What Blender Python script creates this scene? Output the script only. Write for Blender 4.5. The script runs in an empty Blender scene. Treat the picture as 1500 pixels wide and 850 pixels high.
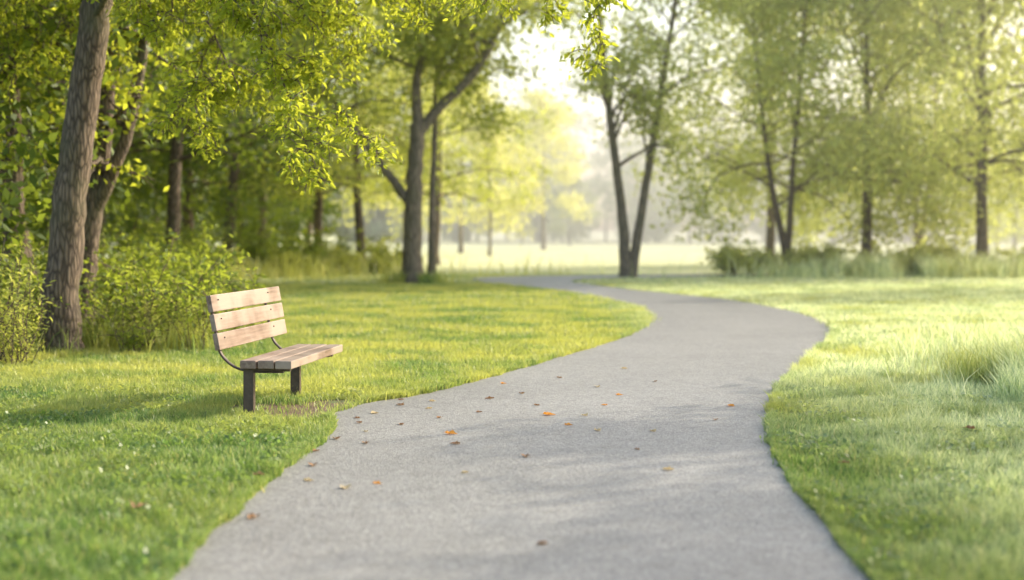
import bpy, math, numpy as np
from mathutils import Vector, geometry
R = np.random.default_rng
scene = bpy.context.scene
COL = scene.collection

# ------------------------------------------------------------------ helpers
def link(o): COL.objects.link(o); return o

def mesh_np(name, V, faces_list, mats, attr=None, smooth=False, matidx=None):
    """faces_list: list of int arrays (n,k) ; attr: per-face floats in the same order"""
    me = bpy.data.meshes.new(name)
    V = np.asarray(V, dtype=np.float32)
    me.vertices.add(len(V)); me.vertices.foreach_set("co", V.ravel())
    loops = np.concatenate([f.ravel() for f in faces_list]).astype(np.int32)
    tot = np.concatenate([np.full(len(f), f.shape[1]) for f in faces_list]).astype(np.int32)
    st = np.concatenate([[0], np.cumsum(tot)[:-1]]).astype(np.int32)
    me.loops.add(len(loops)); me.loops.foreach_set("vertex_index", loops)
    me.polygons.add(len(tot)); me.polygons.foreach_set("loop_start", st)
    try: me.polygons.foreach_set("loop_total", tot)
    except Exception: pass
    if smooth: me.polygons.foreach_set("use_smooth", np.ones(len(tot), dtype=bool))
    if matidx is not None: me.polygons.foreach_set("material_index", np.asarray(matidx, dtype=np.int32))
    for m in mats: me.materials.append(m)
    me.update(calc_edges=True)
    if attr is not None:
        a = me.attributes.new("rnd", 'FLOAT', 'FACE')
        a.data.foreach_set("value", np.asarray(attr, dtype=np.float32))
    return me

def unit(a):
    return a / (np.linalg.norm(a, axis=-1, keepdims=True) + 1e-9)

class Geo:
    def __init__(s): s.V = []; s.Q = []; s.n = 0
    def tube(s, pts, rads, k=6):
        pts = np.asarray(pts, float); rads = np.asarray(rads, float)
        T = unit(np.gradient(pts, axis=0))
        ref = np.array([0.31, 0.93, 0.2]) if abs(T[0][2]) > .7 else np.array([0.05, 0.03, 1.0])
        U = unit(np.cross(T, ref)); W = np.cross(T, U)
        a = np.arange(k) * 2 * math.pi / k
        ring = pts[:, None, :] + rads[:, None, None] * (np.cos(a)[None, :, None] * U[:, None, :] + np.sin(a)[None, :, None] * W[:, None, :])
        m = len(pts)
        idx = s.n + np.arange(m * k).reshape(m, k)
        A = idx[:-1]; B = idx[1:]
        q = np.stack([A, np.roll(A, -1, 1), np.roll(B, -1, 1), B], -1).reshape(-1, 4)
        s.V.append(ring.reshape(-1, 3)); s.Q.append(q); s.n += m * k
    def mesh(s, name, mat):
        return mesh_np(name, np.concatenate(s.V), [np.concatenate(s.Q)], [mat], smooth=True)

def leaves(C, L, rng, aspect=.5, up=.4, axis=None, fine=False, n0=0):
    """leaf shaped faces; returns V, quads, rnd"""
    N = len(C)
    n = unit(rng.normal(size=(N, 3)) + np.array([0, 0, up]))
    a = rng.normal(size=(N, 3)) if axis is None else axis + rng.normal(size=(N, 3)) * .25
    a = unit(a - n * np.sum(a * n, 1, keepdims=True)); b = np.cross(n, a)
    L = (L * rng.uniform(.65, 1.3, N))[:, None]; W = L * aspect
    if not fine:
        v = np.stack([C - a * L * .5, C + b * W * .5 + n * L * .08, C + a * L * .5, C - b * W * .5 + n * L * .08], 1).reshape(-1, 3)
        q = n0 + np.arange(N * 4).reshape(N, 4)
        r = rng.random(N)
    else:
        f = n * L * .07
        v = np.stack([C, C + a * L * .28 + b * W * .48 + f, C + a * L * .66 + b * W * .38 + f, C + a * L - n * L * .1,
                      C + a * L * .66 - b * W * .38 + f, C + a * L * .28 - b * W * .48 + f], 1).reshape(-1, 3)
        i = n0 + np.arange(N)[:, None] * 6
        q = np.stack([i + [0, 1, 2, 3], i + [0, 3, 4, 5]], 1).reshape(-1, 4)
        r = np.repeat(rng.random(N), 2)
    return v, q, r

# ------------------------------------------------------------------ materials
def new_mat(name):
    m = bpy.data.materials.new(name); m.use_nodes = True
    nt = m.node_tree; nt.nodes.clear()
    out = nt.nodes.new("ShaderNodeOutputMaterial")
    return m, nt, out
def N(nt, t, **kw):
    n = nt.nodes.new(t)
    for k, v in kw.items(): setattr(n, k, v)
    return n
def ramp(nt, src, stops):
    r = N(nt, "ShaderNodeValToRGB"); e = r.color_ramp.elements
    while len(e) < len(stops): e.new(.5)
    for i, (p, c) in enumerate(stops):
        e[i].position = p; e[i].color = (*c, 1)
    nt.links.new(src, r.inputs[0]); return r.outputs[0]
def noise(nt, scale, detail=3, vec=None, rough=.5):
    n = N(nt, "ShaderNodeTexNoise"); n.inputs['Scale'].default_value = scale; n.inputs['Detail'].default_value = detail
    n.inputs['Roughness'].default_value = rough
    if vec is not None: nt.links.new(vec, n.inputs['Vector'])
    return n.outputs['Fac']
def pos(nt): return N(nt, "ShaderNodeNewGeometry").outputs['Position']
def mix(nt, f, a, b, mode='MIX'):
    m = N(nt, "ShaderNodeMix", data_type='RGBA', blend_type=mode)
    for s, v in ((m.inputs[0], f), (m.inputs[6], a), (m.inputs[7], b)):
        if isinstance(v, (int, float)): s.default_value = v
        elif isinstance(v, tuple): s.default_value = (*v, 1)
        else: nt.links.new(v, s)
    return m.outputs[2]

def leaf_mat(name, dark, lighter, trans, tf=.5, scale=.5):
    m, nt, out = new_mat(name)
    at = N(nt, "ShaderNodeAttribute", attribute_name="rnd").outputs['Fac']
    nz = noise(nt, scale, 1, pos(nt))
    c = mix(nt, at, dark, lighter)  # each leaf's tone is picked at random between the two colours
    c = mix(nt, ramp(nt, nz, [(.35, (0, 0, 0)), (.65, (1, 1, 1))]), c, mix(nt, .5, c, lighter))
    d = N(nt, "ShaderNodeBsdfPrincipled"); nt.links.new(c, d.inputs['Base Color'])
    d.inputs['Roughness'].default_value = .5; d.inputs['Specular IOR Level'].default_value = .35
    t = N(nt, "ShaderNodeBsdfTranslucent")
    nt.links.new(mix(nt, at, tuple(x * .75 for x in trans), trans), t.inputs['Color'])
    ms = N(nt, "ShaderNodeMixShader"); ms.inputs[0].default_value = tf
    nt.links.new(d.outputs[0], ms.inputs[1]); nt.links.new(t.outputs[0], ms.inputs[2])
    nt.links.new(ms.outputs[0], out.inputs[0]); return m

def bark_mat(name, c1, c2, s=1.0):
    m, nt, out = new_mat(name)
    tc = N(nt, "ShaderNodeTexCoord").outputs['Object']
    mp = N(nt, "ShaderNodeMapping"); mp.inputs['Scale'].default_value = (26 * s, 26 * s, 4.5 * s); nt.links.new(tc, mp.inputs[0])
    nz = noise(nt, 1, 6, mp.outputs[0], .65)
    vo = N(nt, "ShaderNodeTexVoronoi", feature='DISTANCE_TO_EDGE'); vo.inputs['Scale'].default_value = .8
    wv = mix(nt, .35, mp.outputs[0], N(nt, "ShaderNodeTexNoise").outputs['Color'], 'ADD')
    nt.links.new(wv, vo.inputs['Vector'])
    h = N(nt, "ShaderNodeMath", operation='MULTIPLY'); nt.links.new(nz, h.inputs[0])
    r = ramp(nt, vo.outputs['Distance'], [(0, (.25,) * 3), (.25, (1,) * 3)]); nt.links.new(r, h.inputs[1])
    c = ramp(nt, h.outputs[0], [(.15, c1), (.6, c2)])
    big = noise(nt, 1.3, 3, tc)
    c = mix(nt, ramp(nt, big, [(.5, (0, 0, 0)), (.7, (.5, .5, .5))]), c, (.13, .13, .07))
    b = N(nt, "ShaderNodeBump"); b.inputs['Strength'].default_value = .9; b.inputs['Distance'].default_value = .03
    nt.links.new(h.outputs[0], b.inputs['Height'])
    p = N(nt, "ShaderNodeBsdfPrincipled"); p.inputs['Roughness'].default_value = .9
    nt.links.new(c, p.inputs['Base Color']); nt.links.new(b.outputs[0], p.inputs['Normal'])
    nt.links.new(p.outputs[0], out.inputs[0]); return m

BARK = bark_mat("bark", (.07, .05, .038), (.27, .20, .15))
BARK2 = bark_mat("pale_bark", (.14, .115, .09), (.32, .26, .20), .6)
BARK3 = bark_mat("misty_bark", (.30, .28, .22), (.42, .40, .30), .3)  # mist put into the colour: far trunks painted pale
LEAF_NEAR = leaf_mat("leaf_near", (.05, .105, .018), (.17, .24, .03), (.86, .92, .08), .52)
LEAF_WOOD = leaf_mat("leaf_wood", (.02, .045, .011), (.075, .12, .02), (.36, .46, .045), .42)
LEAF_MID = leaf_mat("leaf_mid", (.12, .175, .04), (.27, .325, .07), (.86, .9, .15), .5)
LEAF_HAZY = leaf_mat("leaf_hazy", (.27, .335, .10), (.44, .485, .17), (.93, .96, .28), .52)  # haze painted in: leaf colour paler than on the nearer trees
LEAF_YELLOW = leaf_mat("leaf_yellow", (.6, .6, .16), (.8, .78, .27), (.98, .96, .36), .5)  # yellow sunlight put into the leaf colour
LEAF_FAR = leaf_mat("leaf_far", (.28, .34, .2), (.46, .51, .30), (.65, .68, .38), .4, .08)  # distance haze put into the colour as a pale grey green
SHRUB = leaf_mat("leaf_shrub", (.035, .085, .02), (.14, .21, .035), (.64, .75, .08), .47)
SHRUB_Y = leaf_mat("leaf_sunny_weed", (.16, .23, .045), (.40, .43, .10), (.9, .93, .19), .48)  # sunlit yellow put into the colour of edge shrubs and weeds

# grass blades
def grass_mat(name, pale=False):
    m, nt, out = new_mat(name)
    at = N(nt, "ShaderNodeAttribute", attribute_name="rnd").outputs['Fac']
    P = pos(nt)
    nz = noise(nt, .7, 3, P); nz2 = noise(nt, .8, 5, P, .65)
    if pale: c = ramp(nt, at, [(0, (.22, .27, .09)), (.5, (.40, .42, .17)), (1, (.66, .59, .32))])
    else: c = ramp(nt, at, [(0, (.07, .14, .035)), (.5, (.16, .265, .065)), (.9, (.28, .37, .12)), (1, (.57, .49, .27))])
    sx = N(nt, "ShaderNodeSeparateXYZ"); nt.links.new(P, sx.inputs[0])
    # sunlit bands painted yellow into the lawn colour, stronger farther back
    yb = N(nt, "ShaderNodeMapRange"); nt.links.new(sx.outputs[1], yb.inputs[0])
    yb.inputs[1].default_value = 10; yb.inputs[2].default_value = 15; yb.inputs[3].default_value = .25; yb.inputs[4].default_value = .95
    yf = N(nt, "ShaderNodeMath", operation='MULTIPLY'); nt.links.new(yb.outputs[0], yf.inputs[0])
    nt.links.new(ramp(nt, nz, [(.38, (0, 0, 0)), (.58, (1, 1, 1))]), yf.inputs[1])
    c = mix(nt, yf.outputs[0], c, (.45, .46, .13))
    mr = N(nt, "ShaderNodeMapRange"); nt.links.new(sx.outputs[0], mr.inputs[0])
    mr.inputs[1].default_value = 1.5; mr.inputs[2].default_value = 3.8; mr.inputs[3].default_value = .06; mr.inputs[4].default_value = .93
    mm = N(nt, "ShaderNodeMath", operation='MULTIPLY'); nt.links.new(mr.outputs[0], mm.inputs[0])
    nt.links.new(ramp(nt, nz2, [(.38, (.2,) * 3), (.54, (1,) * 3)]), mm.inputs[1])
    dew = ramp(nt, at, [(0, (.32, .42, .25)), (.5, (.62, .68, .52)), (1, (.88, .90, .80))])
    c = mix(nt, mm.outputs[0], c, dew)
    d = N(nt, "ShaderNodeBsdfPrincipled"); nt.links.new(c, d.inputs['Base Color'])
    d.inputs['Roughness'].default_value = .42; d.inputs['Specular IOR Level'].default_value = .6
    t = N(nt, "ShaderNodeBsdfTranslucent")
    nt.links.new(mix(nt, 1.0, c, (1.68, 1.65, 1.05), 'MULTIPLY'), t.inputs['Color'])
    ms = N(nt, "ShaderNodeMixShader"); ms.inputs[0].default_value = .45
    nt.links.new(d.outputs[0], ms.inputs[1]); nt.links.new(t.outputs[0], ms.inputs[2])
    nt.links.new(ms.outputs[0], out.inputs[0]); return m
GRASS = grass_mat("grass_blade"); GRASS_P = grass_mat("pale_grass_blade", True)

SOIL = (-2.0, 12.62)
def ground_mat():
    m, nt, out = new_mat("lawn_ground")
    P = pos(nt)
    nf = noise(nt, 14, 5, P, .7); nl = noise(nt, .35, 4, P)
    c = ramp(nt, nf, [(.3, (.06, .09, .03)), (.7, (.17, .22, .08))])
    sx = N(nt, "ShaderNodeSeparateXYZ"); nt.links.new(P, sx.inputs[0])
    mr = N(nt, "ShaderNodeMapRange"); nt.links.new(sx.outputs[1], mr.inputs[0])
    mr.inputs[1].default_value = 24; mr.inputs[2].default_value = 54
    far = ramp(nt, nl, [(.3, (.68, .70, .32)), (.7, (.88, .85, .52))])  # sunlit haze put into the colour: meadow painted paler with distance
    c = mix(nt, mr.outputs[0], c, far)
    # worn soil between the bench and the path
    vm = N(nt, "ShaderNodeVectorMath", operation='DISTANCE'); nt.links.new(P, vm.inputs[0]); vm.inputs[1].default_value = (SOIL[0], SOIL[1], 0)
    nn = N(nt, "ShaderNodeMath", operation='MULTIPLY'); nt.links.new(noise(nt, 4, 5, P, .7), nn.inputs[0]); nn.inputs[1].default_value = 1.6
    ad = N(nt, "ShaderNodeMath", operation='ADD'); nt.links.new(vm.outputs['Value'], ad.inputs[0]); nt.links.new(nn.outputs[0], ad.inputs[1])
    soilc = ramp(nt, noise(nt, 30, 5, P, .7), [(.3, (.08, .055, .035)), (.7, (.30, .21, .13))])
    sr = N(nt, "ShaderNodeMapRange"); nt.links.new(ad.outputs[0], sr.inputs[0]); sr.inputs[1].default_value = 1.4; sr.inputs[2].default_value = 1.7; sr.inputs[3].default_value = 1; sr.inputs[4].default_value = 0
    c = mix(nt, sr.outputs[0], c, soilc)
    b = N(nt, "ShaderNodeBump"); b.inputs['Strength'].default_value = .7; b.inputs['Distance'].default_value = .04; nt.links.new(nf, b.inputs['Height'])
    p = N(nt, "ShaderNodeBsdfPrincipled"); p.inputs['Roughness'].default_value = .95
    nt.links.new(c, p.inputs['Base Color']); nt.links.new(b.outputs[0], p.inputs['Normal'])
    nt.links.new(p.outputs[0], out.inputs[0]); return m

def asphalt_mat():
    m, nt, out = new_mat("asphalt")
    P = pos(nt)
    vo = N(nt, "ShaderNodeTexVoronoi"); vo.inputs['Scale'].default_value = 85; nt.links.new(P, vo.inputs['Vector'])
    st = N(nt, "ShaderNodeSeparateColor"); nt.links.new(vo.outputs['Color'], st.inputs[0])
    nf = noise(nt, 60, 5, P, .75); nl = noise(nt, .6, 5, P, .6); nm = noise(nt, 6, 5, P, .65)
    c = ramp(nt, st.outputs[0], [(0, (.165, .158, .153)), (.55, (.325, .312, .302)), (1, (.58, .555, .525))])
    c = mix(nt, .35, c, ramp(nt, nf, [(.3, (.12, .116, .113)), (.7, (.52, .50, .48))]))
    c = mix(nt, .7, c, ramp(nt, nl, [(.35, (.78,) * 3), (.65, (1,) * 3)]), 'MULTIPLY')
    c = mix(nt, .6, c, ramp(nt, nm, [(.35, (.75, .735, .72)), (.65, (1, 1, 1))]), 'MULTIPLY')
    b = N(nt, "ShaderNodeBump"); b.inputs['Strength'].default_value = .6; b.inputs['Distance'].default_value = .006
    nt.links.new(vo.outputs['Distance'], b.inputs['Height'])
    p = N(nt, "ShaderNodeBsdfPrincipled"); p.inputs['Roughness'].default_value = .52
    nt.links.new(c, p.inputs['Base Color']); nt.links.new(b.outputs[0], p.inputs['Normal'])
    nt.links.new(p.outputs[0], out.inputs[0]); return m

# ------------------------------------------------------------------ ground and path
def catmull(pts, per=10):
    p = np.array(pts, float); p = np.vstack([2 * p[0] - p[1], p, 2 * p[-1] - p[-2]])
    o = []
    for i in range(1, len(p) - 2):
        for t in np.linspace(0, 1, per, endpoint=False):
            a, b, c, d = p[i - 1:i + 3]
            o.append(.5 * (2 * b + (c - a) * t + (2 * a - 5 * b + 4 * c - d) * t * t + (3 * b - a - 3 * c + d) * t ** 3))
    o.append(p[-2]); return np.array(o)
LE = [(-1.45, -6), (-1.5, 0), (-1.52, 4), (-1.553, 6.47), (-1.583, 7.67), (-1.54, 8.9), (-1.46, 10.13), (-1.42, 11.3), (-1.55, 12.2), (-1.32, 13.1),
      (-.9, 13.75), (-.42, 14.9), (.118, 16.4), (1.063, 19.26), (1.83, 21.8), (2.41, 24.7), (2.63, 27.15), (2.63, 29.6), (2.22, 33.1),
      (1.41, 36.8), (.19, 40.4), (-.84, 43.6), (-1.32, 46), (-.93, 48.35), (1.2, 50.2), (6.2, 51.75), (14, 54), (26, 58)]
RE = [(1.75, -6), (1.68, 0), (1.63, 4), (1.646, 6.47), (1.70, 7.67), (1.765, 8.9), (1.887, 10.29), (2.09, 11.54), (2.416, 13.14), (2.865, 14.92),
      (3.74, 17.7), (4.57, 20.44), (5.08, 22.5), (5.48, 25.5), (5.46, 28.8), (5.0, 32.5), (4.23, 35.2), (3.29, 38.07), (2.42, 41.4),
      (1.87, 44.2), (2.2, 46), (3.4, 47.3), (6.7, 48.6), (14, 50.5), (26, 54.5)]
le = catmull(LE, 14); re_ = catmull(RE, 14)
rg = R(5)
def ragged(e):
    k = np.convolve(rg.normal(size=len(e) + 4), np.ones(3) / 3, 'same')[:len(e)]
    e = e.copy(); e[:, 0] += k * .022; return e
le = ragged(le); re_ = ragged(re_)
poly = np.vstack([le, re_[::-1]])
tri = geometry.tessellate_polygon([[Vector((x, y, 0)) for x, y in poly]])
me = bpy.data.meshes.new("path")
me.from_pydata([(x, y, .006) for x, y in poly], [], [tuple(t) for t in tri])
me.materials.append(asphalt_mat()); me.update()
if me.polygons[0].normal.z < 0: me.flip_normals()
o = link(bpy.data.objects.new("path", me)); o["kind"] = "structure"; o["label"] = "winding grey asphalt footpath through the lawn"; o["category"] = "path"

S = 2500
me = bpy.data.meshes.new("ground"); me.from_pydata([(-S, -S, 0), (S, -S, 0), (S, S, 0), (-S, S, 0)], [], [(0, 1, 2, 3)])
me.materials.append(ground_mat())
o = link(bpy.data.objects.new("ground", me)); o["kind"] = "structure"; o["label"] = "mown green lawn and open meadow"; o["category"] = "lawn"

def inpoly(P, poly):
    x, y = P[:, 0], P[:, 1]; ins = np.zeros(len(P), bool)
    a = poly; b = np.roll(poly, -1, 0)
    for (x1, y1), (x2, y2) in zip(a, b):
        if y1 == y2: continue
        lo, hi = min(y1, y2), max(y1, y2)
        c = (y >= lo) & (y < hi)
        if not c.any(): continue
        xi = x1 + (y[c] - y1) * (x2 - x1) / (y2 - y1)
        ins[c] ^= x[c] < xi
    return ins

def sm_noise(P, s, seed):
    r = R(seed); v = np.zeros(len(P))
    for k in range(5):
        a = r.uniform(0, 6.28); f = s * r.uniform(.6, 1.8)
        v += np.sin((P[:, 0] * math.cos(a) + P[:, 1] * math.sin(a)) * f + r.uniform(0, 6.28))
    return v / 5

# ------------------------------------------------------------------ grass (stuff)
def blade_mesh(P, h, w, rng, name, mat, lean=.5, two=True):
    n = len(P); th = rng.uniform(0, 2 * math.pi, n); la = rng.uniform(0, 2 * math.pi, n)
    s = np.stack([np.cos(th), np.sin(th), np.zeros(n)], 1) * w[:, None] * .5
    ld = np.stack([np.cos(la), np.sin(la), np.zeros(n)], 1) * (h * rng.uniform(.1, 1, n) * lean)[:, None]
    B = np.column_stack([P, np.zeros(n)]); H = np.column_stack([np.zeros(n), np.zeros(n), h])
    if two:
        v = np.stack([B - s, B + s, B + H * .55 + ld * .3 - s * .8, B + H * .55 + ld * .3 + s * .8, B + H + ld], 1).reshape(-1, 3)
        i = np.arange(n)[:, None] * 5
        F = [i + [0, 1, 3, 2], i + [2, 3, 4]]; r = rng.random(n); at = np.concatenate([r, r])
    else:
        v = np.stack([B - s, B + s, B + H + ld], 1).reshape(-1, 3)
        F = [np.arange(n)[:, None] * 3 + [0, 1, 2]]; at = rng.random(n)
    return mesh_np(name, v, F, [mat], attr=at)

def scatter(y0, y1, dens, margin, rng, edge=.02):
    W = .36 * y1 + margin
    n = int(dens * 2 * W * (y1 - y0))
    P = np.column_stack([rng.uniform(-W, W, n), rng.uniform(y0, y1, n)])
    P = P[np.abs(P[:, 0]) < .36 * P[:, 1] + margin]
    e = P.copy(); e[:, 0] += rng.normal(0, edge, len(P)) + .05 * sm_noise(P, 9, 33)
    return P[~inpoly(e, poly)]
rng = R(1)
soil = lambda P: np.hypot((P[:, 0] - SOIL[0]) * .9, (P[:, 1] - SOIL[1]) * .9)
parts = []
for (y0, y1, d) in [(4.5, 9, 3800), (9, 12, 3800), (12, 16, 3000), (16, 21, 1700)]:
    parts.append(scatter(y0, y1, d, .8, rng))
# fringe of longer blades leaning over the asphalt edge
for e, sg in ((le, -1), (re_, 1)):
    ee = e[(e[:, 1] > 4.5) & (e[:, 1] < 24)]
    n = 18000; tt = rng.uniform(0, len(ee) - 1.001, n); i = tt.astype(int); f = (tt - i)[:, None]
    p = ee[i] * (1 - f) + ee[i + 1] * f
    cl = .05 * np.abs(sm_noise(p, 7, 44)) + .01
    p[:, 0] += sg * rng.uniform(-.9, 2.3, n) * cl
    parts.append(p)
P = np.vstack(parts)
P = P[(soil(P) > .48 + .8 * sm_noise(P, 6, 3)) | (rng.random(len(P)) < .12)]
right = np.clip((P[:, 0] - 1.5) / 2, 0, 1)
k = 1 + (.4 + .55 * right) * sm_noise(P, 5, 8) + (.45 + .3 * right) * sm_noise(P, 14, 18) + .45 * right
k = np.clip(k, .3, 3.4)
h = rng.uniform(.03, .08, len(P)) * k; w = rng.uniform(.004, .009, len(P)) * (1 + np.clip(P[:, 1] - 12, 0, 20) * .05)
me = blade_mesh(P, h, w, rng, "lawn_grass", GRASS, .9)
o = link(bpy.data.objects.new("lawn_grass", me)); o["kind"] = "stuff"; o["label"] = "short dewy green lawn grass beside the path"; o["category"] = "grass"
parts = [scatter(21, 30, 600, 1.5, rng, .05), scatter(30, 42, 260, 2, rng, .06), scatter(42, 52, 60, 2, rng, .1)]
P = np.vstack(parts)
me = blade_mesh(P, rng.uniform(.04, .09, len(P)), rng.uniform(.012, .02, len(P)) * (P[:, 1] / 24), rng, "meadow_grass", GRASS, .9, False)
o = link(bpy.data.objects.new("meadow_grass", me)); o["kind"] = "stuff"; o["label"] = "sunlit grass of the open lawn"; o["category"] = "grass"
# clover and broad weeds in the lawn
P = scatter(4.5, 14, 700, 1, rng); P = P[(sm_noise(P, 4, 4) > .0) & (soil(P) > .8)]
C = np.column_stack([P, rng.uniform(.02, .075, len(P))])
v, q, r = leaves(C, .036, rng, .8, 1.4)
me = mesh_np("clover", v, [q], [GRASS], attr=r * .6)
o = link(bpy.data.objects.new("clover", me)); o["kind"] = "stuff"; o["label"] = "small clover leaves growing in the lawn"; o["category"] = "clover"
# tall rough grass
def tall(name, areas, label, mat, h0=.15, h1=.5, clump=3):
    Pl = []
    for (cx, cy, rx, ry, n) in areas:
        u = rng.normal(size=(n, 2)) * .5; Pl.append(np.column_stack([cx + u[:, 0] * rx, cy + u[:, 1] * ry]))
    P = np.vstack(Pl); P = P[~inpoly(P, poly)]; P = P[sm_noise(P, clump, 9) > -.25]
    me = blade_mesh(P, rng.uniform(h0, h1, len(P)) * (1 + .4 * sm_noise(P, 3, 2)), rng.uniform(.007, .013, len(P)) * np.maximum(1, P[:, 1] / 15), rng, name, mat, .9)
    o = link(bpy.data.objects.new(name, me)); o["kind"] = "stuff"; o["label"] = label; o["category"] = "grass"
tall("tall_grass", [(4.95, 13.6, .6, 1.1, 7500), (5.6, 15.4, .9, 1.3, 6000), (6.8, 17.8, 1.4, 2.6, 4500), (-4.6, 18.9, 1.0, .6, 900), (-6.7, 18.0, .8, .7, 1200), (-5.7, 19.3, 1, .5, 600),
                    (-3.0, 42.6, .9, .5, 900), (4, 49, .8, .4, 500)],
     "rough unmown grass along the woodland edge", GRASS, .12, .46)
tall("weeds", [(14, 49.6, 11, 1.8, 11000), (-8, 30, 1.6, 8, 1500), (-10, 48, 5, 3.5, 2200), (-6.6, 52, 3, 2.5, 1500), (7.5, 49.8, 1.2, 1, 1500)],
     "pale straw coloured weeds below the trees", GRASS_P, .15, .9, 1.5)

# ------------------------------------------------------------------ trees
class TreeBuilder:
    def __init__(s, seed): s.g = Geo(); s.r = R(seed); s.twigs = []
    def limb(s, pts, r0, r1, k=8, flare=False, sub=4):
        pts = catmull(pts, sub); n = len(pts); t = np.linspace(0, 1, n)
        rad = r0 + (r1 - r0) * t ** .85
        if flare: rad = rad * (1 + .55 * np.exp(-(pts[:, 2] - pts[0, 2]) / .28))
        pts = pts + s.r.normal(size=pts.shape) * r0 * .06
        s.g.tube(pts, rad, k); return pts, rad
    def grow(s, p, d, L, r, level, droop=.0, nch=(5, 5), k=5):
        nseg = 5; pts = [np.array(p, float)]; d = unit(np.array(d, float))
        for i in range(nseg):
            d = unit(d + s.r.normal(size=3) * .16 + np.array([0, 0, -droop * (i + 1) / nseg])); pts.append(pts[-1] + d * L / nseg)
        pts = np.array(pts); rad = np.linspace(r, max(r * .3, .004), nseg + 1)
        s.g.tube(pts, rad, max(3, k))
        if level == 0: s.twigs.append(pts); return
        s.twigs.append(pts[-3:])
        s.children(pts, rad, L, level - 1, droop, nch)
    def children(s, pts, rad, L, level, droop, nch, t0=.25, up=.15):
        n = nch[min(level, len(nch) - 1)]
        for t in np.sort(s.r.uniform(t0, 1, n)):
            i = min(int(t * (len(pts) - 1)), len(pts) - 2); f = t * (len(pts) - 1) - i
            p = pts[i] * (1 - f) + pts[i + 1] * f; td = unit(pts[i + 1] - pts[i])
            d = td * .55 + unit(s.r.normal(size=3) * [1, 1, .6]) * .85 + np.array([0, 0, up])
            s.grow(p, d, L * s.r.uniform(.38, .62), max(rad[i] * .5, .006), level, droop, nch, 4)
    def leafset(s, per, size, sig, flat=.6, fine=False, aspect=.5, up=.5, zmin=.3):
        C = []; A = []
        for tw in s.twigs:
            t = s.r.uniform(0, 1, per) * (len(tw) - 1); i = np.minimum(t.astype(int), len(tw) - 2); f = (t - i)[:, None]
            c = tw[i] * (1 - f) + tw[i + 1] * f
            C.append(c + s.r.normal(size=(per, 3)) * np.array([sig, sig, sig * flat]))
            if fine:
                td = unit(tw[i + 1] - tw[i]); side = unit(np.cross(td, [0, 0, 1.]) + 1e-4) * s.r.choice([-1, 1], per)[:, None]
                A.append(td * .5 + side * .8 + np.array([0, 0, -.45]))
        C = np.concatenate(C)
        ok = C[:, 2] > zmin
        A = np.concatenate(A)[ok] if fine else None
        return leaves(C[ok], size, s.r, aspect, up, A, fine)

def place(name, label, group, loc, trunk_me, crown_me, rot=0, sc=1.0, cat="tree"):
    e = link(bpy.data.objects.new(name, None)); e.location = loc; e.rotation_euler[2] = rot; e.scale = (sc, sc, sc)
    e.empty_display_size = .5
    e["label"] = label; e["category"] = cat
    if group: e["group"] = group
    for n, m in (("trunk", trunk_me), ("crown", crown_me)):
        c = link(bpy.data.objects.new(n, m)); c.parent = e
    return e

def auto_tree(seed, H, r0, bark, leafm, h0=2.2, spread=4.2, nlimb=16, nch=(4, 5), per=26, size=.2, sig=.3, droop=.15, stems=None, lean=(0, 0), flat=.6, rise=.25, low=0):
    t = TreeBuilder(seed); rr = t.r
    stems = stems or [[(0, 0, -.1), (lean[0] * .3 + .05, 0.03, H * .3), (lean[0] * .6 - .06, lean[1] * .6, H * .62), (lean[0], lean[1], H * .95)]]
    for st in stems:
        pts, rad = t.limb(st, r0, r0 * .22, 10, True, 6)
        Hs = pts[-1, 2]
        for j in range(nlimb // len(stems)):
            z = h0 + (Hs - h0) * ((j + rr.random()) / (nlimb // len(stems)))
            i = int(np.argmin(abs(pts[:, 2] - z))); a = j * 2.4 + rr.uniform(-.5, .5)
            u = (z - h0) / (Hs - h0); L = spread * (.55 + .75 * math.sin(math.pi * min(1, .2 + u * .8))) * rr.uniform(.75, 1.15) * (1 - .45 * u)
            d = np.array([math.cos(a), math.sin(a), rise + .8 * u])
            t.grow(pts[i], d, L, rad[i] * .45, 2, droop, nch)
        for j in range(low):   # pendulous lower limbs
            i = int(np.argmin(abs(pts[:, 2] - rr.uniform(2.2, 4.2)))); a = rr.uniform(0, 6.28)
            t.grow(pts[i], (math.cos(a), math.sin(a), .1), spread * rr.uniform(.7, 1.05), .05, 2, .38, (5, 5), 5)
    v, q, r = t.leafset(per, size, sig, flat)
    return t.g.mesh("tree_trunk", bark), mesh_np("tree_crown", v, [q], [leafm], attr=r)

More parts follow.
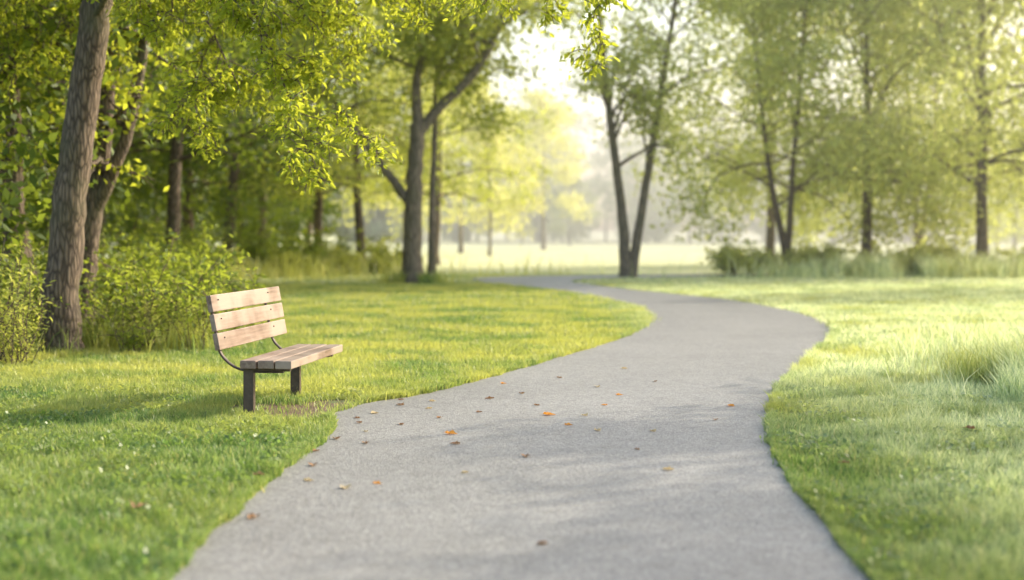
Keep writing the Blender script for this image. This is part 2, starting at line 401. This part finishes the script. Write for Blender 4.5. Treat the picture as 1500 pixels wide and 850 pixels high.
# --- near tree with rough bark beside the bench
t = TreeBuilder(11)
B = np.array([-5.94, 18.7, 0])
W = lambda *p: [tuple(np.array(x) - B) for x in p]
pt, rt = t.limb([(0, 0, -.2), (.03, 0, .8), (.15, 0, 2.2), (.36, -.05, 3.6), (.55, -.1, 5.0), (.6, .1, 7), (.5, .2, 9.5)], .25, .16, 20, True, 8)
NL = [(W((-5.5, 18.6, 4.3), (-4.5, 17.3, 5.2), (-3.4, 16.2, 4.9), (-2.75, 15.7, 3.8), (-2.35, 15.4, 2.85)), .06, 14, 1.45),
      (W((-5.5, 18.6, 4.4), (-4.7, 17.6, 4.9), (-3.9, 17, 4.5), (-3.2, 16.6, 3.3)), .05, 13, 1.8),
      (W((-5.45, 18.6, 4.8), (-3.6, 17, 5.4), (-1.6, 16, 4.98), (-.1, 15.4, 4.52), (.95, 15.1, 3.95)), .03, 16, 1.3),
      (W((-5.45, 18.6, 5.0), (-3.6, 17.6, 5.5), (-2.0, 17, 5.15), (-.6, 16.4, 4.8), (.4, 16, 4.5)), .03, 14, 1.3),
      (W((-5.5, 18.6, 4.6), (-4.3, 18.2, 5.0), (-3.0, 18, 5.0), (-1.9, 17.8, 4.4)), .05, 12, 2.0),
      (W((-5.5, 18.6, 5.2), (-4.4, 17.0, 5.6), (-3.5, 16, 5.2), (-3.0, 15.4, 4.4)), .05, 11, 2.0),
      (W((-5.5, 18.8, 4.7), (-6.3, 18.9, 5.2), (-6.9, 19, 4.6)), .05, 12, 2.0),
      (W((-5.7, 18.7, 5.1), (-6.8, 19, 6.0), (-7.8, 19.3, 5.6)), .05, 12, 2.0),
      (W((-5.4, 18.7, 6), (-5, 20.5, 7.4), (-4.3, 22, 8)), .06, 8, 2.0)]
for i, (pts, r, nc, ln) in enumerate(NL):
    p, rad = t.limb(pts, r, .008, 7, False, 5)
    t.children(p, rad, ln, 2, .28, (5 if ln > 1.4 else 3, 5 if ln > 1.4 else 4, nc), .25, -.05)
v, q, r = t.leafset(11, .085, .05, 1, True, .42, .3, 1.9)
place("tree", "tall deciduous tree with rough brown bark and overhanging leafy branches", None, tuple(B),
      t.g.mesh("tree_trunk", BARK), mesh_np("tree_crown", v, [q], [LEAF_NEAR], attr=r))

# --- forked tree behind it
t = TreeBuilder(21)
a1, r1 = t.limb([(0, 0, -.2), (.1, 0, 1.0), (.22, 0, 2.0), (.4, 0, 3.2), (.5, 0, 6)], .2, .1, 12, True, 5)
a2, r2 = t.limb([(.2, 0, 1.8), (.55, -.1, 2.5), (.85, -.1, 3.4), (1.2, -.2, 5.5)], .12, .07, 10, False, 5)
for a, r in ((a1, r1), (a2, r2)):
    t.children(a, r, 3.4, 2, .15, (4, 5, 9), .6, .25)
v, q, r = t.leafset(11, .13, .12, .8, False, .5, .3, 2.2)
place("tree", "dark forked tree with leaning stems in the undergrowth", None, (-6.55, 21.5, 0), t.g.mesh("tree_trunk", BARK), mesh_np("tree_crown", v, [q], [LEAF_NEAR], attr=r))

# --- tree standing on the lawn with a wide fork
t = TreeBuilder(31)
limbs = []
limbs.append(t.limb([(0, 0, -.2), (0, 0, 1.2), (.05, 0, 2.9), (.15, 0, 4.8)], .33, .22, 12, True, 6))
limbs.append(t.limb([(.0, 0, 2.3), (-.6, 0, 3.1), (-1.4, -.2, 4.2), (-2.3, -.2, 5.4), (-3.4, 0, 7)], .16, .06, 9))
limbs.append(t.limb([(.15, 0, 4.5), (.9, 0, 5.4), (1.9, -.2, 6.4), (2.6, -.2, 7.8), (3.1, 0, 10)], .18, .08, 9))
limbs.append(t.limb([(.15, 0, 4.7), (.1, 0, 6), (.35, 0, 7.5), (.4, .2, 12)], .19, .06, 9))
limbs.append(t.limb([(.5, 1.2, -.2), (.53, 1.2, 2.5), (.6, 1.2, 5), (.7, 1.4, 8)], .14, .05, 9, True))
for i, (a, r) in enumerate(limbs):
    if i: t.children(a, r, 5.4, 2, .18, (4, 5, 9), .45 if i != 4 else .75, .18)
v, q, r = t.leafset(17, .21, .38, zmin=3.3)
place("tree", "broad shade tree with forked trunk on the lawn by the path", None, (-3.0, 43, 0), t.g.mesh("tree_trunk", BARK2), mesh_np("tree_crown", v, [q], [LEAF_MID], attr=r))

# --- twin stemmed tree by the bend
t = TreeBuilder(41)
s1 = t.limb([(0, 0, -.2), (-.15, 0, 2), (-.5, 0, 5), (-.85, 0, 8), (-1.3, 0, 13)], .23, .06, 10, True, 6)
s2 = t.limb([(.12, 0, -.2), (.45, 0, 1.8), (.95, 0, 4.8), (1.45, 0, 8), (2.2, 0, 13)], .2, .06, 10, True, 6)
for a, r in (s1, s2): t.children(a, r, 4.6, 2, .14, (4, 5, 13), .38, .22)
v, q, r = t.leafset(13, .2, .38, zmin=2.6)
place("tree", "slender tree with two diverging trunks beside the path bend", None, (3.98, 49.4, 0), t.g.mesh("tree_trunk", BARK2), mesh_np("tree_crown", v, [q], [LEAF_HAZY], attr=r))

# --- repeated trees
rr = R(77)
woodA = auto_tree(101, 13, .25, BARK, LEAF_WOOD, 2.6, 4.2, 18, (4, 5), 20, .23, .3, .2, low=2)
woodB = auto_tree(102, 15, .23, BARK, LEAF_WOOD, 3.2, 3.8, 18, (4, 5), 20, .23, .32, .15, lean=(1.2, 0))
midB = auto_tree(103, 13, .2, BARK, LEAF_MID, 2.8, 3.8, 18, (4, 5), 18, .23, .32, .15, lean=(.8, 0))
for i, (x, y, s, k) in enumerate([(-9.2, 21.5, .85, 0), (-9.0, 26.5, .9, 1), (-12.5, 25, 1, 0), (-10.2, 33, 1, 1), (-11.5, 39.5, .95, 0), (-15.5, 34, 1.1, 0),
                                  (-14.5, 45, 1.1, 0), (-10.3, 51, 1, 1), (-5.7, 54, 1.0, 2), (-7.8, 57, 1.1, 2), (-13, 57, 1.1, 0), (-18, 52, 1.2, 0), (-3.6, 66, 1.0, 2), (-7.75, 22.4, .95, 1), (-8.7, 36, .9, 1)]):
    m = (woodA, woodB, midB)[k]
    place("woodland_tree", "leafy green woodland tree with dark trunk at the wood's edge", "trees along the woodland edge", (x, y, 0), m[0], m[1], rr.uniform(0, 6.28), s)
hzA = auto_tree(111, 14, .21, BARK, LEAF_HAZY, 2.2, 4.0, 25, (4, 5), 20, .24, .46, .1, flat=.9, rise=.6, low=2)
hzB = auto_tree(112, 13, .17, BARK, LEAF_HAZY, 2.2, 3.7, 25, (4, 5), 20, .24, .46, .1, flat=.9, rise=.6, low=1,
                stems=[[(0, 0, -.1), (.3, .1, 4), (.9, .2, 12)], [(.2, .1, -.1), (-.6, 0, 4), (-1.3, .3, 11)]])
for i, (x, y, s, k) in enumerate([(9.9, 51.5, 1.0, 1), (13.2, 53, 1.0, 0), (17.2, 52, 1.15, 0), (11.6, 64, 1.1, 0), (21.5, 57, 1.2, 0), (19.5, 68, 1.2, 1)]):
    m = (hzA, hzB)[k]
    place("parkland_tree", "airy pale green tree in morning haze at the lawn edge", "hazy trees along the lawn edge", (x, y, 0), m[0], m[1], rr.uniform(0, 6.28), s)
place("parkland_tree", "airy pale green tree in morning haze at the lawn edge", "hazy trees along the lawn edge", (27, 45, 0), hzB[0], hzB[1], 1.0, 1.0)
# yellow sunlit young trees and far small trees
ye = auto_tree(121, 8.5, .11, BARK2, LEAF_YELLOW, 2.0, 2.7, 14, (4, 4), 16, .26, .36, .1)
for (x, y, s, rt_) in [(-1.4, 89, 1.05, 0), (-6.0, 80, 1.35, 2), (-3.6, 100, 1.5, 4), (2.6, 118, 1.5, 4)]:
    place("young_tree", "young tree with glowing yellow leaves on the open meadow", "sunlit young trees on the meadow", (x, y, 0), *ye, rot=rt_, sc=s)
# thin young trees beside the path whose sparse crowns dapple the asphalt
for (x, y, s, r_) in [(18.5, 17.2, 1.25, .7), (15.6, 19.4, 1.0, 2.2)]:
    place("young_tree", "thin young tree standing on the open lawn", "sunlit young trees on the meadow", (x, y, 0), *ye, rot=r_, sc=s)
fs = auto_tree(122, 7, .12, BARK3, LEAF_FAR, 1.2, 2.4, 12, (4, 4), 14, .32, .3, .1)
for (x, y, s) in [(6.1, 150, 1), (-8, 140, 1.2), (20, 160, 1.3), (27, 120, 1.1)]:
    place("small_tree", "small pale green tree on the misty meadow", "small trees on the far meadow", (x, y, 0), *fs, rot=rr.uniform(0, 6), sc=s)

# --- wood masses
def mass(name, label, seed, spots, H, mat, size, per, bark):
    r = R(seed); C = []; g = Geo()
    for (x, y) in spots(r):
        h = H * r.uniform(.7, 1.15)
        g.tube([(x, y, 0), (x + .2, y, h * .4), (x, y, h * .8)], [h * .014, h * .011, h * .005], 5)
        for j in range(10):
            cz = h * r.uniform(.05, .95); rad = h * .2 * (1.15 - abs(cz / h - .45)); a = r.uniform(0, 6.28)
            c = np.array([x + math.cos(a) * rad, y + math.sin(a) * rad, cz])
            C.append(c + unit(r.normal(size=(per, 3))) * (r.uniform(.3, 1, (per, 1)) ** .5) * np.array([1, 1, .65]) * h * .12)
    C = np.concatenate(C); C = C[C[:, 2] > 0]
    v, q, rn = leaves(C, size, r, .6, .4, n0=g.n)
    tq = np.concatenate(g.Q)
    me = mesh_np(name, np.vstack([np.concatenate(g.V), v]), [tq, q], [bark, mat], attr=np.concatenate([np.zeros(len(tq)), rn]),
                 matidx=np.concatenate([np.zeros(len(tq)), np.ones(len(q))]))
    o = link(bpy.data.objects.new(name, me)); o["kind"] = "stuff"; o["label"] = label; o["category"] = "woodland"
box = lambda n, x0, x1, y0, y1: (lambda r: [(r.uniform(x0, x1), r.uniform(y0, y1)) for _ in range(n)])
mass("dense_woodland", "dense dark green woodland behind the lawn", 201, lambda r: box(30, -46, -9.5, 62, 74)(r) + [(-.24 * y - r.uniform(6.0, 11), y) for y in r.uniform(28, 60, 20)], 12.5, LEAF_WOOD, .45, 90, BARK)
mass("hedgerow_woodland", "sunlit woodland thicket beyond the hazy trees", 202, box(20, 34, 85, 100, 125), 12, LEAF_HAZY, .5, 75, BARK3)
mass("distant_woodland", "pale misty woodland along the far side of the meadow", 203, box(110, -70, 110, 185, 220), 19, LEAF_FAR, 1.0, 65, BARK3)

# --- shrubs
def shrub(seed, H, Wd, mat, per=20, size=.09, ns=16, asp=.45, spread=.5, lv=1, nc=7):
    t = TreeBuilder(seed)
    for i in range(ns):
        a = t.r.uniform(0, 6.28); rr_ = t.r.uniform(0, .35) * Wd
        t.grow((math.cos(a) * rr_, math.sin(a) * rr_, 0), (math.cos(a) * spread, math.sin(a) * spread, 1.2), H * t.r.uniform(.35, 1.1), .012, lv, .12, (nc,), 4)
    v, q, r = t.leafset(per, size, .06, 1, True, asp, .4, .05)
    gv = np.concatenate(t.g.V); gq = np.concatenate(t.g.Q)
    return mesh_np("shrub", np.vstack([gv, v]), [gq, q + len(gv)], [BARK, mat], attr=np.concatenate([np.zeros(len(gq)), r]),
                   matidx=np.concatenate([np.zeros(len(gq)), np.ones(len(q))]))
shA = shrub(301, 1.5, 1.0, SHRUB, 13, .09, 11, .42, .6, nc=6); shB = shrub(302, .75, 1.3, SHRUB, 12, .06, 12, .3); shC = shrub(303, 1.9, 2.0, SHRUB, 16, .13, 16)
shW = shrub(305, 1.45, .9, SHRUB_Y, 36, .08, 15, .22, .25, 0)   # tall leafy weed stalks
shY = shrub(306, 1.4, 2.2, SHRUB_Y, 10, .17, 14)
for i, (x, y, s, m) in enumerate([(-4.35, 19.3, .95, shA), (-5.0, 19.9, 1.15, shA), (-4.9, 18.5, .75, shB), (-4.2, 18.7, .65, shW), (-5.45, 19.2, .7, shW), (-6.5, 18.5, .9, shB), (-6.9, 19.0, 1.0, shA), (-6.6, 20.2, .8, shA),
                                  (-6.15, 17.2, 1.05, shW), (-5.85, 16.8, .6, shW), (-6.6, 17.7, 1.25, shW), (-6.3, 16.7, .9, shW), (-4.75, 19.0, .85, shW), (-6.45, 17.0, .8, shB), (-3.95, 19.6, .6, shA),
                                  (-7.9, 20.4, .9, shC), (-5.6, 22.5, .75, shC), (-6.6, 25, .8, shC), (-7.3, 29, .8, shC), (-8.2, 33, .9, shC), (-9.3, 37, 1, shC),
                                  (-8.9, 23.5, .9, shC), (-10.6, 43, 1.1, shC), (-9.9, 46, .9, shY), (-8.6, 50, 1.0, shC), (-11.2, 48, 1.1, shC), (-7.6, 49.5, .8, shY), (-7.0, 53, 1.0, shC),
                                  (-6.1, 51, .8, shY), (-4.7, 56, 1.1, shY), (-5.0, 52.5, .7, shY), (-9.2, 41, .6, shY)]):
    nm = "weed_plant" if m is shW else "shrub"
    o = link(bpy.data.objects.new(nm, m)); o.location = (x, y, 0); o.scale = (s,) * 3; o.rotation_euler[2] = rr.uniform(0, 6.28)
    if m is shW: o["label"] = "tall sunlit yellow green weed stalks by the trees"; o["category"] = "weed"; o["group"] = "tall weeds at the wood's edge"
    elif m is shY: o["label"] = "low sunlit yellow green shrub at the lawn edge"; o["category"] = "shrub"; o["group"] = "shrubs along the woodland edge"
    else: o["label"] = "leafy green shrub in the woodland undergrowth"; o["category"] = "shrub"; o["group"] = "shrubs along the woodland edge"
shH = shrub(304, 1.3, 2.0, LEAF_HAZY, 9, .17, 15)
for i, (x, y, s) in enumerate([(8.0, 49.9, .9), (9.0, 51.3, .8), (10.6, 50.6, .9), (12.0, 51.2, 1.0), (14.2, 50.9, .9), (16.2, 50.6, .8), (18.6, 50.8, 1.0), (8.6, 52.5, 1), (11.2, 53, 1.0), (15.2, 53.5, 1.1)]):
    o = link(bpy.data.objects.new("shrub", shH)); o.location = (x, y, 0); o.scale = (s,) * 3; o.rotation_euler[2] = rr.uniform(0, 6.28)
    o["label"] = "low pale green bush beneath the hazy trees"; o["category"] = "shrub"; o["group"] = "bushes under the hazy trees"

# ------------------------------------------------------------------ bench
def wood_mat():
    m, nt, out = new_mat("bench_wood")
    tc = N(nt, "ShaderNodeTexCoord").outputs['Object']
    mp = N(nt, "ShaderNodeMapping"); mp.inputs['Scale'].default_value = (34, 1.8, 34); nt.links.new(tc, mp.inputs[0])
    nz = noise(nt, 1, 6, mp.outputs[0], .6)
    n2 = noise(nt, 2.0, 4, tc)
    c = ramp(nt, nz, [(.3, (.12, .065, .048)), (.5, (.21, .13, .10)), (.72, (.33, .235, .19))])
    c = mix(nt, ramp(nt, n2, [(.38, (0, 0, 0)), (.6, (.8, .8, .8))]), c, (.44, .34, .285))
    b = N(nt, "ShaderNodeBump"); b.inputs['Strength'].default_value = .35; b.inputs['Distance'].default_value = .004; nt.links.new(nz, b.inputs['Height'])
    p = N(nt, "ShaderNodeBsdfPrincipled"); p.inputs['Roughness'].default_value = .42
    nt.links.new(c, p.inputs['Base Color']); nt.links.new(b.outputs[0], p.inputs['Normal'])
    nt.links.new(p.outputs[0], out.inputs[0]); return m
def metal_mat():
    m, nt, out = new_mat("bench_metal")
    tc = N(nt, "ShaderNodeTexCoord").outputs['Object']
    c = ramp(nt, noise(nt, 14, 5, tc, .7), [(.3, (.055, .04, .034)), (.7, (.12, .085, .07))])
    p = N(nt, "ShaderNodeBsdfPrincipled"); p.inputs['Roughness'].default_value = .5; p.inputs['Metallic'].default_value = .2
    nt.links.new(c, p.inputs['Base Color']); nt.links.new(p.outputs[0], out.inputs[0]); return m
WOOD = wood_mat(); METAL = metal_mat()
import bmesh
def boxes(name, items, mats, bev=.006):
    """items: (cx,cy,cz,sx,sy,sz,tilt,matindex)"""
    bm = bmesh.new()
    for (cx, cy, cz, sx, sy, sz, tilt, mi) in items:
        b2 = bmesh.new(); bmesh.ops.create_cube(b2, size=1)
        for v in b2.verts: v.co = Vector((v.co.x * sx, v.co.y * sy, v.co.z * sz))
        bmesh.ops.bevel(b2, geom=b2.edges[:], offset=min(bev, .3 * min(sx, sy, sz)), segments=2, profile=.6, affect='EDGES')
        c, s = math.cos(tilt), math.sin(tilt)
        for v in b2.verts:
            x, z = v.co.x, v.co.z
            v.co = Vector((cx + c * x + s * z, cy + v.co.y, cz - s * x + c * z))
        for f in b2.faces: f.material_index = mi
        tm = bpy.data.meshes.new("t"); b2.to_mesh(tm); b2.free(); bm.from_mesh(tm); bpy.data.meshes.remove(tm)
    me = bpy.data.meshes.new(name); bm.to_mesh(me); bm.free()
    for m in mats: me.materials.append(m)
    return me
bench = link(bpy.data.objects.new("park_bench", None)); bench.location = (-2.2175, 13.04, 0); bench.rotation_euler[2] = -math.atan2(.125, .992)
bench["label"] = "wooden slatted park bench on dark metal posts beside the path"; bench["category"] = "bench"
def part(name, me):
    o = link(bpy.data.objects.new(name, me)); o.parent = bench; return o
zt = .48; th = .07
part("seat", boxes("seat", [(.075, 0, zt - th / 2, .142, 1.8, th, 0, 0), (.231, .004, zt - th / 2 + .001, .142, 1.795, th, 0, 0), (.387, -.002, zt - th / 2, .142, 1.8, th, 0, 0)], [WOOD], .008))
lean = -.185
items = []
for i in range(3):
    s = .56 + .075 + i * .163
    x = -.19 - (s - .56) * math.tan(.18)
    items.append((x, .12 + [0, .003, -.002][i], s, .046, 2.04, .146, lean, 0))
    for yy in (-.74, -.68, .72, .78):
        items.append((x + .0245, yy, s + .03 * (1 if yy in (-.74, .72) else -1), .008, .013, .013, lean, 1))
part("backrest", boxes("backrest", items, [WOOD, METAL], .008))
for yy in (-.79, .66):
    part("leg", boxes("leg", [(.055, yy, .2, .092, .06, .4 + .02, 0, 0), (.22, yy, .395, .40, .05, .026, 0, 0)], [METAL], .005))
    # curved flat bar carrying the backrest
    arc = catmull([(.36, 0, .375), (.12, 0, .375), (-.04, 0, .40), (-.15, 0, .47), (-.215, 0, .57), (-.25, 0, .75), (-.295, 0, 1.0)], 6)
    T = unit(np.gradient(arc, axis=0)); Nn = np.cross(T, [0, 1, 0]); w = .025; th2 = .007
    vs = []
    for p, n in zip(arc, Nn):
        for sy, sn in ((-w, -th2), (w, -th2), (w, th2), (-w, th2)): vs.append(p + np.array([0, yy + (.1 if yy > 0 else 0) + sy, 0]) + n * sn)
    k = len(arc); idx = np.arange(k * 4).reshape(k, 4); A, Bb = idx[:-1], idx[1:]
    q = np.stack([A, np.roll(A, -1, 1), np.roll(Bb, -1, 1), Bb], -1).reshape(-1, 4)
    q = np.vstack([q, idx[0][None], idx[-1][None, ::-1]])
    part("back_support", mesh_np("back_support", np.array(vs), [q], [METAL]))

# ------------------------------------------------------------------ fallen leaves
def dry_mat(name, c1, c2):
    m, nt, out = new_mat(name)
    c = ramp(nt, noise(nt, 40, 3, N(nt, "ShaderNodeTexCoord").outputs['Object']), [(.35, c1), (.65, c2)])
    p = N(nt, "ShaderNodeBsdfPrincipled"); p.inputs['Roughness'].default_value = .7
    nt.links.new(c, p.inputs['Base Color'])
    t = N(nt, "ShaderNodeBsdfTranslucent"); nt.links.new(c, t.inputs['Color'])
    ms = N(nt, "ShaderNodeMixShader"); ms.inputs[0].default_value = .3
    nt.links.new(p.outputs[0], ms.inputs[1]); nt.links.new(t.outputs[0], ms.inputs[2])
    nt.links.new(ms.outputs[0], out.inputs[0]); return m
DM = [("orange", dry_mat("orange_leaf", (.75, .27, .03), (.9, .45, .07))), ("brown", dry_mat("brown_leaf", (.25, .13, .06), (.42, .24, .12))), ("tan", dry_mat("tan_leaf", (.55, .42, .22), (.7, .56, .34)))]
def dry_leaf(seed, mat):
    r = R(seed); n = 14; v = [(0, 0, .012)]
    for i in range(n):
        a = i / n * 2 * math.pi; rad = (.5 + .22 * math.cos(a)) * (1 + .22 * math.cos(5 * a)) * r.uniform(.9, 1.1)
        v.append((math.cos(a) * rad, math.sin(a) * rad * .7, .04 + .3 * abs(math.sin(a)) * r.uniform(.2, 1.2)))
    # stalk
    v += [(-.35, -.02, .03), (-.35, .02, .03), (-.85, .05, .10)]
    f = [(0, 1 + i, 1 + (i + 1) % n) for i in range(n)] + [(n + 1, n + 2, n + 3)]
    me = bpy.data.meshes.new("fallen_leaf"); me.from_pydata(v, [], f); me.materials.append(mat); return me
DL = [[dry_leaf(400 + i * 3 + j, DM[i][1]) for j in range(3)] for i in range(3)]
FL = [(.30, 12.22, 0, 1.3), (-.495, 11.08, 0, 1.2), (.096, 9.98, 1, 1), (-1.03, 8.76, 2, 1.1), (-1.42, 7.85, 1, 1.1), (-1.34, 9.6, 1, 1), (-1.33, 10.79, 1, 1), (.445, 11.58, 0, .8),
      (.676, 11.27, 2, 1), (.614, 12.18, 2, .9), (1.02, 13.69, 0, .8), (.864, 14.4, 2, 1), (.10, 13.8, 1, .9), (.217, 12.89, 1, .8), (-.193, 13.4, 1, 1), (-.607, 12.04, 1, .9),
      (-.728, 12.64, 2, .8), (-.405, 10.55, 1, .9), (1.048, 9.41, 2, 1), (.162, 7.18, 1, .7), (1.97, 12.84, 0, .9), (1.105, 11.23, 2, .8), (-.855, 8.9, 0, .7), (-1.095, 10.6, 1, .9),
      (-.298, 12.4, 1, .7), (1.5, 14.9, 1, .8), (-.9, 11.6, 1, .9), (-1.2, 12.3, 2, 1), (-.75, 13.2, 2, .8), (.5, 15.3, 1, .9), (1.3, 16.3, 2, 1), (-.1, 14.7, 0, .8), (-1.0, 12.9, 1, 1),
      (-2.07, 7.85, 1, 1.5), (3.54, 10.97, 1, 1.3), (2.2, 9.36, 1, .9), (-1.6, 8.9, 1, 1), (.85, 12.9, 0, .7), (-.2, 16.0, 1, .9), (-1.25, 11.7, 1, .8), (-1.3, 12.0, 1, .7), (-1.15, 11.2, 2, .7), (-1.42, 10.2, 1, .8), (-1.3, 9.0, 2, .8), (-1.05, 13.3, 1, .7), (1.7, 11.9, 1, .7), (-.3, 9.3, 2, .6), (.9, 10.3, 1, .6)]
for i, (x, y, k, s) in enumerate(FL):
    o = link(bpy.data.objects.new("fallen_leaf", DL[k][i % 3])); s *= .076
    on = "asphalt path" if i < 33 or i > 36 else "lawn"
    o.location = (x, y, .008 if on[0] == "a" else .06); o.scale = (s, s, s * .8); o.rotation_euler = (0, 0, rr.uniform(0, 6.28))
    o["label"] = "curled dry %s leaf lying on the %s" % (DM[k][0], on); o["category"] = "leaf"; o["group"] = "fallen autumn leaves"

# ------------------------------------------------------------------ mist: a real low density volume over the meadow
m, nt, out = new_mat("morning_mist")
at = N(nt, "ShaderNodeAttribute", attribute_name="density").outputs['Fac']
mu = N(nt, "ShaderNodeMath", operation='MULTIPLY'); mu.inputs[1].default_value = .0065; nt.links.new(at, mu.inputs[0])
vs = N(nt, "ShaderNodeVolumeScatter"); nt.links.new(mu.outputs[0], vs.inputs['Density']); vs.inputs['Anisotropy'].default_value = .45
vs.inputs['Color'].default_value = (1, .985, .88, 1)
nt.links.new(vs.outputs[0], out.inputs['Volume'])
vd = bpy.data.volumes.new("morning_mist"); vd.materials.append(m); vd.render.step_size = 25
o = link(bpy.data.objects.new("morning_mist", vd)); o["kind"] = "stuff"; o["label"] = "thin morning mist over the meadow"; o["category"] = "mist"
ng = bpy.data.node_groups.new("mist_volume", "GeometryNodeTree")
ng.interface.new_socket("Geometry", in_out='INPUT', socket_type='NodeSocketGeometry')
ng.interface.new_socket("Geometry", in_out='OUTPUT', socket_type='NodeSocketGeometry')
go = ng.nodes.new("NodeGroupOutput")
vc = ng.nodes.new("GeometryNodeVolumeCube")
vc.inputs['Min'].default_value = (-80, 24, -4); vc.inputs['Max'].default_value = (130, 270, 22)
vc.inputs['Resolution X'].default_value = 24; vc.inputs['Resolution Y'].default_value = 28; vc.inputs['Resolution Z'].default_value = 7
ps = ng.nodes.new("GeometryNodeInputPosition"); sp = ng.nodes.new("ShaderNodeSeparateXYZ"); ng.links.new(ps.outputs[0], sp.inputs[0])
def M(op, a, b, clamp=False):
    n = ng.nodes.new("ShaderNodeMath"); n.operation = op; n.use_clamp = clamp
    for s, v in ((n.inputs[0], a), (n.inputs[1], b)):
        if isinstance(v, (int, float)): s.default_value = v
        else: ng.links.new(v, s)
    return n.outputs[0]
fx = M('DIVIDE', M('ADD', sp.outputs[0], M('MULTIPLY', sp.outputs[1], .14)), 14., True)
fx = M('ADD', M('MULTIPLY', fx, .92), .08)
fy = M('DIVIDE', M('SUBTRACT', sp.outputs[1], 26.), 22., True)
ng.links.new(M('MULTIPLY', fx, fy), vc.inputs['Density'])
smt = ng.nodes.new("GeometryNodeSetMaterial"); smt.inputs['Material'].default_value = m
ng.links.new(vc.outputs[0], smt.inputs['Geometry']); ng.links.new(smt.outputs[0], go.inputs[0])
md = o.modifiers.new("mist", 'NODES'); md.node_group = ng

# ------------------------------------------------------------------ light, sky, camera
el = math.radians(26); az = math.radians(58)
sd = Vector((math.sin(az) * math.cos(el), math.cos(az) * math.cos(el), math.sin(el)))
L = bpy.data.lights.new("sun", 'SUN'); L.energy = 5; L.angle = math.radians(.5); L.color = (1, .925, .74)
o = link(bpy.data.objects.new("sun", L)); o.rotation_euler = (-sd).to_track_quat('-Z', 'Y').to_euler(); o.location = (30, 10, 30)
w = bpy.data.worlds.new("World"); scene.world = w; w.use_nodes = True; nt = w.node_tree
bg = nt.nodes['Background']; sk = nt.nodes.new("ShaderNodeTexSky"); sk.sky_type = 'NISHITA'; sk.sun_disc = False
sk.sun_elevation = el; sk.sun_rotation = az; sk.air_density = 1.0; sk.dust_density = 3; sk.ozone_density = .6
tint = mix(nt, 1.0, sk.outputs[0], (1.035, 1.0, .90), 'MULTIPLY')
nt.links.new(tint, bg.inputs[0]); bg.inputs[1].default_value = .38
cam = bpy.data.cameras.new("camera"); co = link(bpy.data.objects.new("camera", cam)); co.location = (0, 0, 1.59); co.rotation_euler = (math.radians(90), 0, 0)
cam.lens = 50; cam.sensor_width = 36; cam.shift_y = -.058; cam.clip_end = 6000; cam.clip_start = .1
cam.dof.use_dof = True; cam.dof.focus_distance = 12.8; cam.dof.aperture_fstop = .85
scene.camera = co
scene.view_settings.view_transform = 'Standard'; scene.view_settings.look = 'None'; scene.view_settings.exposure = 0
